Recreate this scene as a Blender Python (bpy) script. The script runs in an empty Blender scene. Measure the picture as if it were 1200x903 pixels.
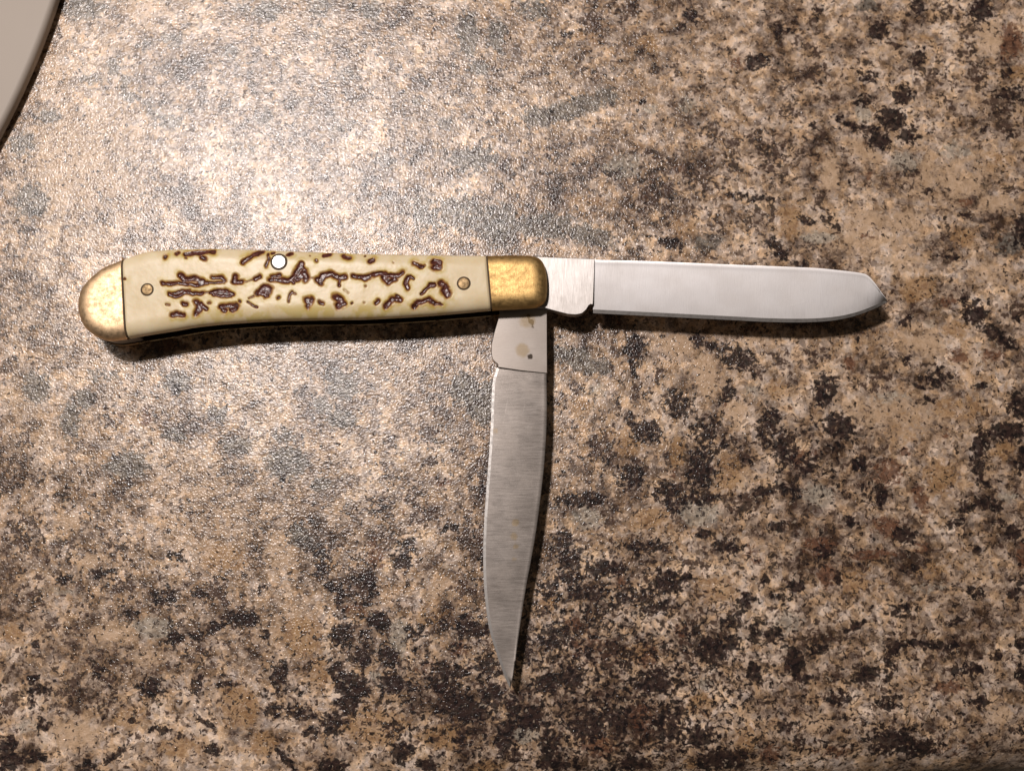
import bpy, bmesh, math, random
import numpy as np
from mathutils import Vector, Matrix

random.seed(7)
S = bpy.context.scene
C = S.collection

# ------------------------------------------------------------------ camera
TILT = math.radians(8)        # the phone is held a little below the knife and tipped towards it
H = 0.240                      # distance from the lens to the middle of the picture on the counter
FW = 0.2414                    # width of counter seen by the camera at that distance
K = FW / 1200.0                # metres per photograph pixel there
CAM = np.array([0.0, -H * math.sin(TILT), H * math.cos(TILT)])
UP = np.array([0.0, math.cos(TILT), math.sin(TILT)])
FWD = np.array([0.0, math.sin(TILT), -math.cos(TILT)])


def plane_xy(px, py, z):
    """where the sight line of a photograph pixel meets the level plane at height z"""
    a = (px - 600.0) * K / H
    b = (451.5 - py) * K / H
    dy = b * UP[1] + FWD[1]
    dz = b * UP[2] + FWD[2]
    t = (z - CAM[2]) / dz
    return CAM[0] + t * a, CAM[1] + t * dy


def to_px(x, y, z):
    rx, ry, rz = x - CAM[0], y - CAM[1], z - CAM[2]
    d = ry * FWD[1] + rz * FWD[2]
    u = ry * UP[1] + rz * UP[2]
    return 600 + rx / d * H / K, 451.5 - u / d * H / K


cam_d = bpy.data.cameras.new('camera')
cam = bpy.data.objects.new('camera', cam_d)
C.objects.link(cam)
cam.location = tuple(CAM)
cam.rotation_euler = (TILT, 0, 0)
cam_d.sensor_width = 36
cam_d.lens = 36 * H / FW
cam_d.clip_start = 0.005
cam_d.clip_end = 20
cam_d.dof.use_dof = True
cam_d.dof.focus_distance = H - 0.006
cam_d.dof.aperture_fstop = 9
S.camera = cam

# ------------------------------------------------------------------ room light and exposure
w = bpy.data.worlds.new('World')
S.world = w
w.use_nodes = True
w.node_tree.nodes['Background'].inputs[0].default_value = (1.0, 0.80, 0.62, 1)
w.node_tree.nodes['Background'].inputs[1].default_value = 0.05
S.view_settings.view_transform = 'Standard'
S.view_settings.look = 'None'
S.view_settings.exposure = 0
S.view_settings.gamma = 1


def lamp(name, loc, target, size, power, color, shape='DISK', size_y=None):
    d = bpy.data.lights.new(name, 'AREA')
    d.shape = shape
    d.size = size
    if size_y:
        d.size_y = size_y
    d.energy = power
    d.color = color
    o = bpy.data.objects.new(name, d)
    C.objects.link(o)
    o.location = loc
    o.rotation_euler = (Vector(target) - Vector(loc)).to_track_quat('-Z', 'Y').to_euler()
    return o


glare = np.array(plane_xy(340, 250, 0.0) + (0.0,))        # where the counter mirrors the lamp
vv = (CAM - glare) / np.linalg.norm(CAM - glare)
lpos = glare + np.array([-vv[0], -vv[1], vv[2]]) * 0.62
lamp('kitchen_lamp', tuple(lpos), (-0.02, 0.02, 0), 0.060, 3.15, (1.0, 0.915, 0.88))
lamp('fill_light', (-0.95, 0.95, 1.5), (0, 0, 0), 0.9, 6.0, (1.0, 0.88, 0.78), 'RECTANGLE', 0.9)  # added fill with no seen source; softens shadows and gives the blades their reflection

# ------------------------------------------------------------------ helpers


def W(px, py, z=0.0):
    """photograph pixel -> point of the place at height z"""
    x, y = plane_xy(px, py, z)
    return np.array([x, y, z])


def mesh_obj(name, verts, faces, mats, parent=None, smooth=True, face_mat=None):
    me = bpy.data.meshes.new(name)
    me.from_pydata([tuple(map(float, v)) for v in verts], [], [tuple(int(i) for i in f) for f in faces])
    for m in (mats if isinstance(mats, (list, tuple)) else [mats]):
        me.materials.append(m)
    if smooth:
        me.polygons.foreach_set('use_smooth', [True] * len(me.polygons))
    if face_mat is not None:
        me.polygons.foreach_set('material_index', face_mat)
    me.update()
    bm = bmesh.new()
    bm.from_mesh(me)
    bmesh.ops.recalc_face_normals(bm, faces=bm.faces)
    bm.to_mesh(me)
    bm.free()
    o = bpy.data.objects.new(name, me)
    C.objects.link(o)
    if parent:
        o.parent = parent
    return o


def tag(o, label=None, cat=None, group=None, kind=None):
    if label:
        o['label'] = label
    if cat:
        o['category'] = cat
    if group:
        o['group'] = group
    if kind:
        o['kind'] = kind


def spline(pts, n):
    """Catmull-Rom through pts, n samples evenly spaced by arc length"""
    P = np.array(pts, float)
    Q = np.vstack([2 * P[0] - P[1], P, 2 * P[-1] - P[-2]])
    out = []
    for i in range(1, len(Q) - 2):
        t = np.linspace(0, 1, 24, endpoint=False)[:, None]
        p0, p1, p2, p3 = Q[i - 1], Q[i], Q[i + 1], Q[i + 2]
        out.append(0.5 * ((2 * p1) + (-p0 + p2) * t + (2 * p0 - 5 * p1 + 4 * p2 - p3) * t ** 2
                          + (-p0 + 3 * p1 - 3 * p2 + p3) * t ** 3))
    out = np.vstack(out + [P[-1:]])
    return resample(out, n)


def resample(P, n):
    P = np.array(P, float)
    d = np.r_[0, np.cumsum(np.hypot(*np.diff(P, axis=0).T[:2]))]
    s = np.linspace(0, d[-1], n)
    return np.stack([np.interp(s, d, P[:, k]) for k in range(P.shape[1])], 1)


def dist_poly(X, Y, poly, closed=True):
    """distance from points to a polyline"""
    P = np.array(poly, float)
    A, B = (P, np.roll(P, -1, 0)) if closed else (P[:-1], P[1:])
    best = np.full(X.shape, 1e9)
    for a, b in zip(A, B):
        ab = b - a
        L = max(ab @ ab, 1e-12)
        t = np.clip(((X - a[0]) * ab[0] + (Y - a[1]) * ab[1]) / L, 0, 1)
        best = np.minimum(best, np.hypot(X - a[0] - t * ab[0], Y - a[1] - t * ab[1]))
    return best


def sstep(a, b, x):
    t = np.clip((x - a) / (b - a), 0, 1)
    return t * t * (3 - 2 * t)


_rs = np.random.RandomState(11)
_lat = _rs.rand(256, 256)


def vnoise(X, Y, scale, off=0.0):
    x = X / scale + off
    y = Y / scale + off * 1.7
    xi = np.floor(x).astype(int)
    yi = np.floor(y).astype(int)
    fx = x - xi
    fy = y - yi
    fx = fx * fx * (3 - 2 * fx)
    fy = fy * fy * (3 - 2 * fy)
    g = lambda a, b: _lat[a % 256, b % 256]
    return (g(xi, yi) * (1 - fx) * (1 - fy) + g(xi + 1, yi) * fx * (1 - fy)
            + g(xi, yi + 1) * (1 - fx) * fy + g(xi + 1, yi + 1) * fx * fy)


def fbm(X, Y, scale, off=0.0, n=4):
    r = 0
    a = 1
    t = 0
    for i in range(n):
        r = r + a * vnoise(X, Y, scale / 2 ** i, off + i * 13.7)
        t += a
        a *= 0.55
    return r / t


# ------------------------------------------------------------------ node helpers


class NT:
    def __init__(self, name):
        self.m = bpy.data.materials.new(name)
        self.m.use_nodes = True
        self.t = self.m.node_tree
        self.b = self.t.nodes['Principled BSDF']

    def n(self, typ, **kw):
        nd = self.t.nodes.new(typ)
        for k, v in kw.items():
            setattr(nd, k, v)
        return nd

    def put(self, sock, v):
        if hasattr(v, 'links') or isinstance(v, bpy.types.NodeSocket):
            self.t.links.new(v, sock)
        else:
            if isinstance(v, tuple) and len(v) == 3 and sock.type == 'RGBA':
                v = v + (1,)
            sock.default_value = v

    def math(self, op, a, b=0.0, c=None, clamp=False):
        nd = self.n('ShaderNodeMath', operation=op, use_clamp=clamp)
        self.put(nd.inputs[0], a)
        self.put(nd.inputs[1], b)
        if c is not None:
            self.put(nd.inputs[2], c)
        return nd.outputs[0]

    def vmath(self, op, a, b):
        nd = self.n('ShaderNodeVectorMath', operation=op)
        self.put(nd.inputs[0], a)
        self.put(nd.inputs[1], b)
        return nd.outputs[0]

    def noise(self, vec, scale, detail=3, rough=0.5, col=False, lac=2.0):
        nd = self.n('ShaderNodeTexNoise')
        self.put(nd.inputs['Vector'], vec)
        nd.inputs['Scale'].default_value = scale
        nd.inputs['Detail'].default_value = detail
        nd.inputs['Roughness'].default_value = rough
        nd.inputs['Lacunarity'].default_value = lac
        return nd.outputs['Color' if col else 'Fac']

    def ramp(self, fac, a, b, lo=0.0, hi=1.0, smooth=True):
        nd = self.n('ShaderNodeMapRange', clamp=True)
        nd.interpolation_type = 'SMOOTHSTEP' if smooth else 'LINEAR'
        for i, v in enumerate((fac, a, b, lo, hi)):
            self.put(nd.inputs[i], v)
        return nd.outputs[0]

    def cramp(self, fac, stops):
        nd = self.n('ShaderNodeValToRGB')
        el = nd.color_ramp.elements
        while len(el) < len(stops):
            el.new(0.5)
        for e, (p, c) in zip(el, stops):
            e.position = p
            e.color = c + (1,)
        self.put(nd.inputs[0], fac)
        return nd.outputs[0]

    def mix(self, fac, a, b, mode='MIX'):
        nd = self.n('ShaderNodeMix', data_type='RGBA', blend_type=mode)
        self.put(nd.inputs[0], fac)
        self.put(nd.inputs[6], a)
        self.put(nd.inputs[7], b)
        return nd.outputs[2]

    def attr(self, name):
        nd = self.n('ShaderNodeAttribute', attribute_name=name)
        s = self.n('ShaderNodeSeparateColor')
        self.put(s.inputs[0], nd.outputs['Color'])
        return s.outputs

    def pos_mm(self):
        tc = self.n('ShaderNodeTexCoord')
        nd = self.n('ShaderNodeVectorMath', operation='SCALE')
        self.put(nd.inputs[0], tc.outputs['Object'])
        nd.inputs['Scale'].default_value = 1000.0
        return nd.outputs[0]

    def stretch(self, vec, s):
        return self.vmath('MULTIPLY', vec, s)

    def bump(self, h, strength, dist, normal=None):
        nd = self.n('ShaderNodeBump')
        nd.inputs['Strength'].default_value = strength
        nd.inputs['Distance'].default_value = dist
        self.put(nd.inputs['Height'], h)
        if normal is not None:
            self.put(nd.inputs['Normal'], normal)
        return nd.outputs[0]

    def set(self, **kw):
        for k, v in kw.items():
            self.put(self.b.inputs[k.replace('_', ' ')], v)
        return self.m


# ------------------------------------------------------------------ countertop material


def counter_material():
    n = NT('speckled_laminate')
    P = n.pos_mm()
    wv = n.vmath('SUBTRACT', n.noise(P, 0.35, 3, 0.6, col=True), (0.5, 0.5, 0.5))
    sc = n.n('ShaderNodeVectorMath', operation='SCALE')
    n.put(sc.inputs[0], wv)
    sc.inputs['Scale'].default_value = 2.2
    Pw = n.vmath('ADD', P, sc.outputs[0])
    a = n.attr('blot_a')      # K, D, G
    b = n.attr('blot_b')      # O, R, L
    w_ = n.attr('blot_c')     # W, -, -
    big = n.noise(Pw, 0.16, 8, 0.74)
    big = n.math('MULTIPLY_ADD', n.math('SUBTRACT', n.noise(n.vmath('ADD', Pw, (3.0, 5.0, 44.0)), 0.06, 3, 0.5), 0.5), 0.45, big)
    base = n.cramp(big, [(0.35, (0.060, 0.038, 0.028)), (0.42, (0.23, 0.165, 0.125)), (0.49, (0.43, 0.325, 0.245)),
                         (0.56, (0.61, 0.475, 0.375)), (0.64, (0.80, 0.65, 0.53))])
    tint = n.noise(Pw, 0.33, 3, 0.6)
    base = n.mix(n.ramp(tint, 0.40, 0.62), base, n.mix(1.0, base, (1.02, 0.90, 0.72), 'MULTIPLY'))
    tint2 = n.noise(n.vmath('ADD', Pw, (71.0, 13.0, 5.0)), 0.42, 3, 0.6)
    base = n.mix(n.ramp(tint2, 0.50, 0.64), base, n.mix(1.0, base, (0.86, 0.90, 0.98), 'MULTIPLY'))
    # crystals
    vo = n.n('ShaderNodeTexVoronoi')
    n.put(vo.inputs['Vector'], Pw)
    vo.inputs['Scale'].default_value = 1.05
    sv = n.n('ShaderNodeSeparateColor')
    n.put(sv.inputs[0], vo.outputs['Color'])
    base = n.mix(1.0, base, n.cramp(sv.outputs[0], [(0.0, (0.48, 0.45, 0.43)), (0.45, (0.92, 0.92, 0.92)), (1.0, (1.30, 1.27, 1.24))]), 'MULTIPLY')

    e1 = n.noise(Pw, 0.55, 5, 0.68)                                  # ragged edges
    e2 = n.noise(n.vmath('ADD', Pw, (31.0, 7.0, 3.0)), 0.60, 5, 0.68)
    e3 = n.noise(n.vmath('ADD', Pw, (5.0, 47.0, 9.0)), 0.85, 3, 0.6)

    eg = n.noise(n.vmath('ADD', Pw, (3.0, 9.0, 27.0)), 0.75, 5, 0.70)

    def mask(A, e, amp, lo, hi, top=1.0):
        s = n.math('MULTIPLY_ADD', n.math('SUBTRACT', e, 0.5), amp, A)
        return n.ramp(s, lo, hi, 0.0, top)
    col = base
    col = n.mix(mask(b[2], e2, 2.0, 0.30, 0.85, 0.85), col, n.mix(n.ramp(e1, 0.35, 0.65), (0.50, 0.34, 0.21), (0.70, 0.50, 0.34)))
    col = n.mix(mask(w_[0], e1, 1.6, 0.35, 0.7, 0.7), col, n.mix(n.ramp(e3, 0.4, 0.6), (0.26, 0.23, 0.19), (0.60, 0.53, 0.43)))
    col = n.mix(mask(b[0], e2, 2.2, 0.35, 0.8, 0.75), col, n.mix(n.ramp(e3, 0.35, 0.6), (0.28, 0.15, 0.068), (0.50, 0.31, 0.155)))
    col = n.mix(mask(b[1], eg, 3.0, 0.45, 0.85, 0.85), col, n.mix(n.ramp(e3, 0.35, 0.65), (0.085, 0.035, 0.022), (0.24, 0.11, 0.06)))
    # greyish granular clouds
    col = n.mix(mask(a[2], e3, 2.2, 0.25, 0.60, 0.85), col, n.mix(n.ramp(e2, 0.4, 0.6), (0.055, 0.047, 0.040), (0.24, 0.215, 0.18)))
    # fine dark specks, denser in the D clouds
    th = n.math('MULTIPLY_ADD', n.math('MAXIMUM', a[1], n.math('MULTIPLY', a[0], 0.8)), -0.13, 0.606)
    th = n.math('ADD', th, n.math('MULTIPLY', n.math('SUBTRACT', big, 0.5), 0.16))
    e4 = n.noise(n.vmath('ADD', Pw, (85.0, 4.0, 19.0)), 0.80, 3, 0.5)
    th = n.math('MULTIPLY_ADD', b[2], 0.06, th)
    sp = n.ramp(n.math('SUBTRACT', n.math('MAXIMUM', e3, e4), th), -0.02, 0.06)
    col = n.mix(n.math('MULTIPLY', sp, 0.88), col, n.mix(n.ramp(tint, 0.42, 0.58), (0.065, 0.034, 0.024), (0.022, 0.015, 0.014)))
    col = n.mix(mask(n.math('MULTIPLY', a[1], 0.85), e1, 1.6, 0.66, 1.0, 0.5), col, (0.13, 0.082, 0.060))
    # solid dark blotches
    gr_ = n.noise(n.vmath('ADD', Pw, (21.0, 2.0, 61.0)), 0.85, 3, 0.55)       # grains of a millimetre or so
    kk = n.math('MULTIPLY_ADD', n.math('SUBTRACT', eg, 0.5), 1.6, a[0])
    km = n.ramp(n.math('MULTIPLY_ADD', n.math('SUBTRACT', gr_, 0.5), 3.0, kk), 0.34, 0.62, 0.0, 0.92)
    kc = n.mix(n.ramp(gr_, 0.44, 0.60), (0.042, 0.024, 0.020), (0.009, 0.007, 0.008))
    kc = n.mix(n.ramp(tint2, 0.42, 0.6), kc, n.mix(1.0, kc, (0.9, 0.85, 0.95), 'MULTIPLY'))
    col = n.mix(km, col, kc)
    # little pale chips lying over everything
    ch = n.noise(n.vmath('ADD', Pw, (15.0, 77.0, 2.0)), 0.9, 4, 0.6)
    col = n.mix(n.ramp(ch, 0.635, 0.67, 0.0, 0.55), col, (0.60, 0.48, 0.36))

    fine = n.noise(P, 2.2, 2, 0.5)
    fine2 = n.noise(n.vmath('ADD', P, (9.0, 3.0, 1.0)), 1.1, 2, 0.5)
    h = n.math('ADD', n.math('MULTIPLY', fine, 1.0), n.math('MULTIPLY', fine2, 0.6))
    nor = n.bump(h, 1.0, 0.000135)
    n.set(Base_Color=col, Roughness=0.20, Normal=nor)
    n.b.inputs['Specular IOR Level'].default_value = 0.8
    return n.m


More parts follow.
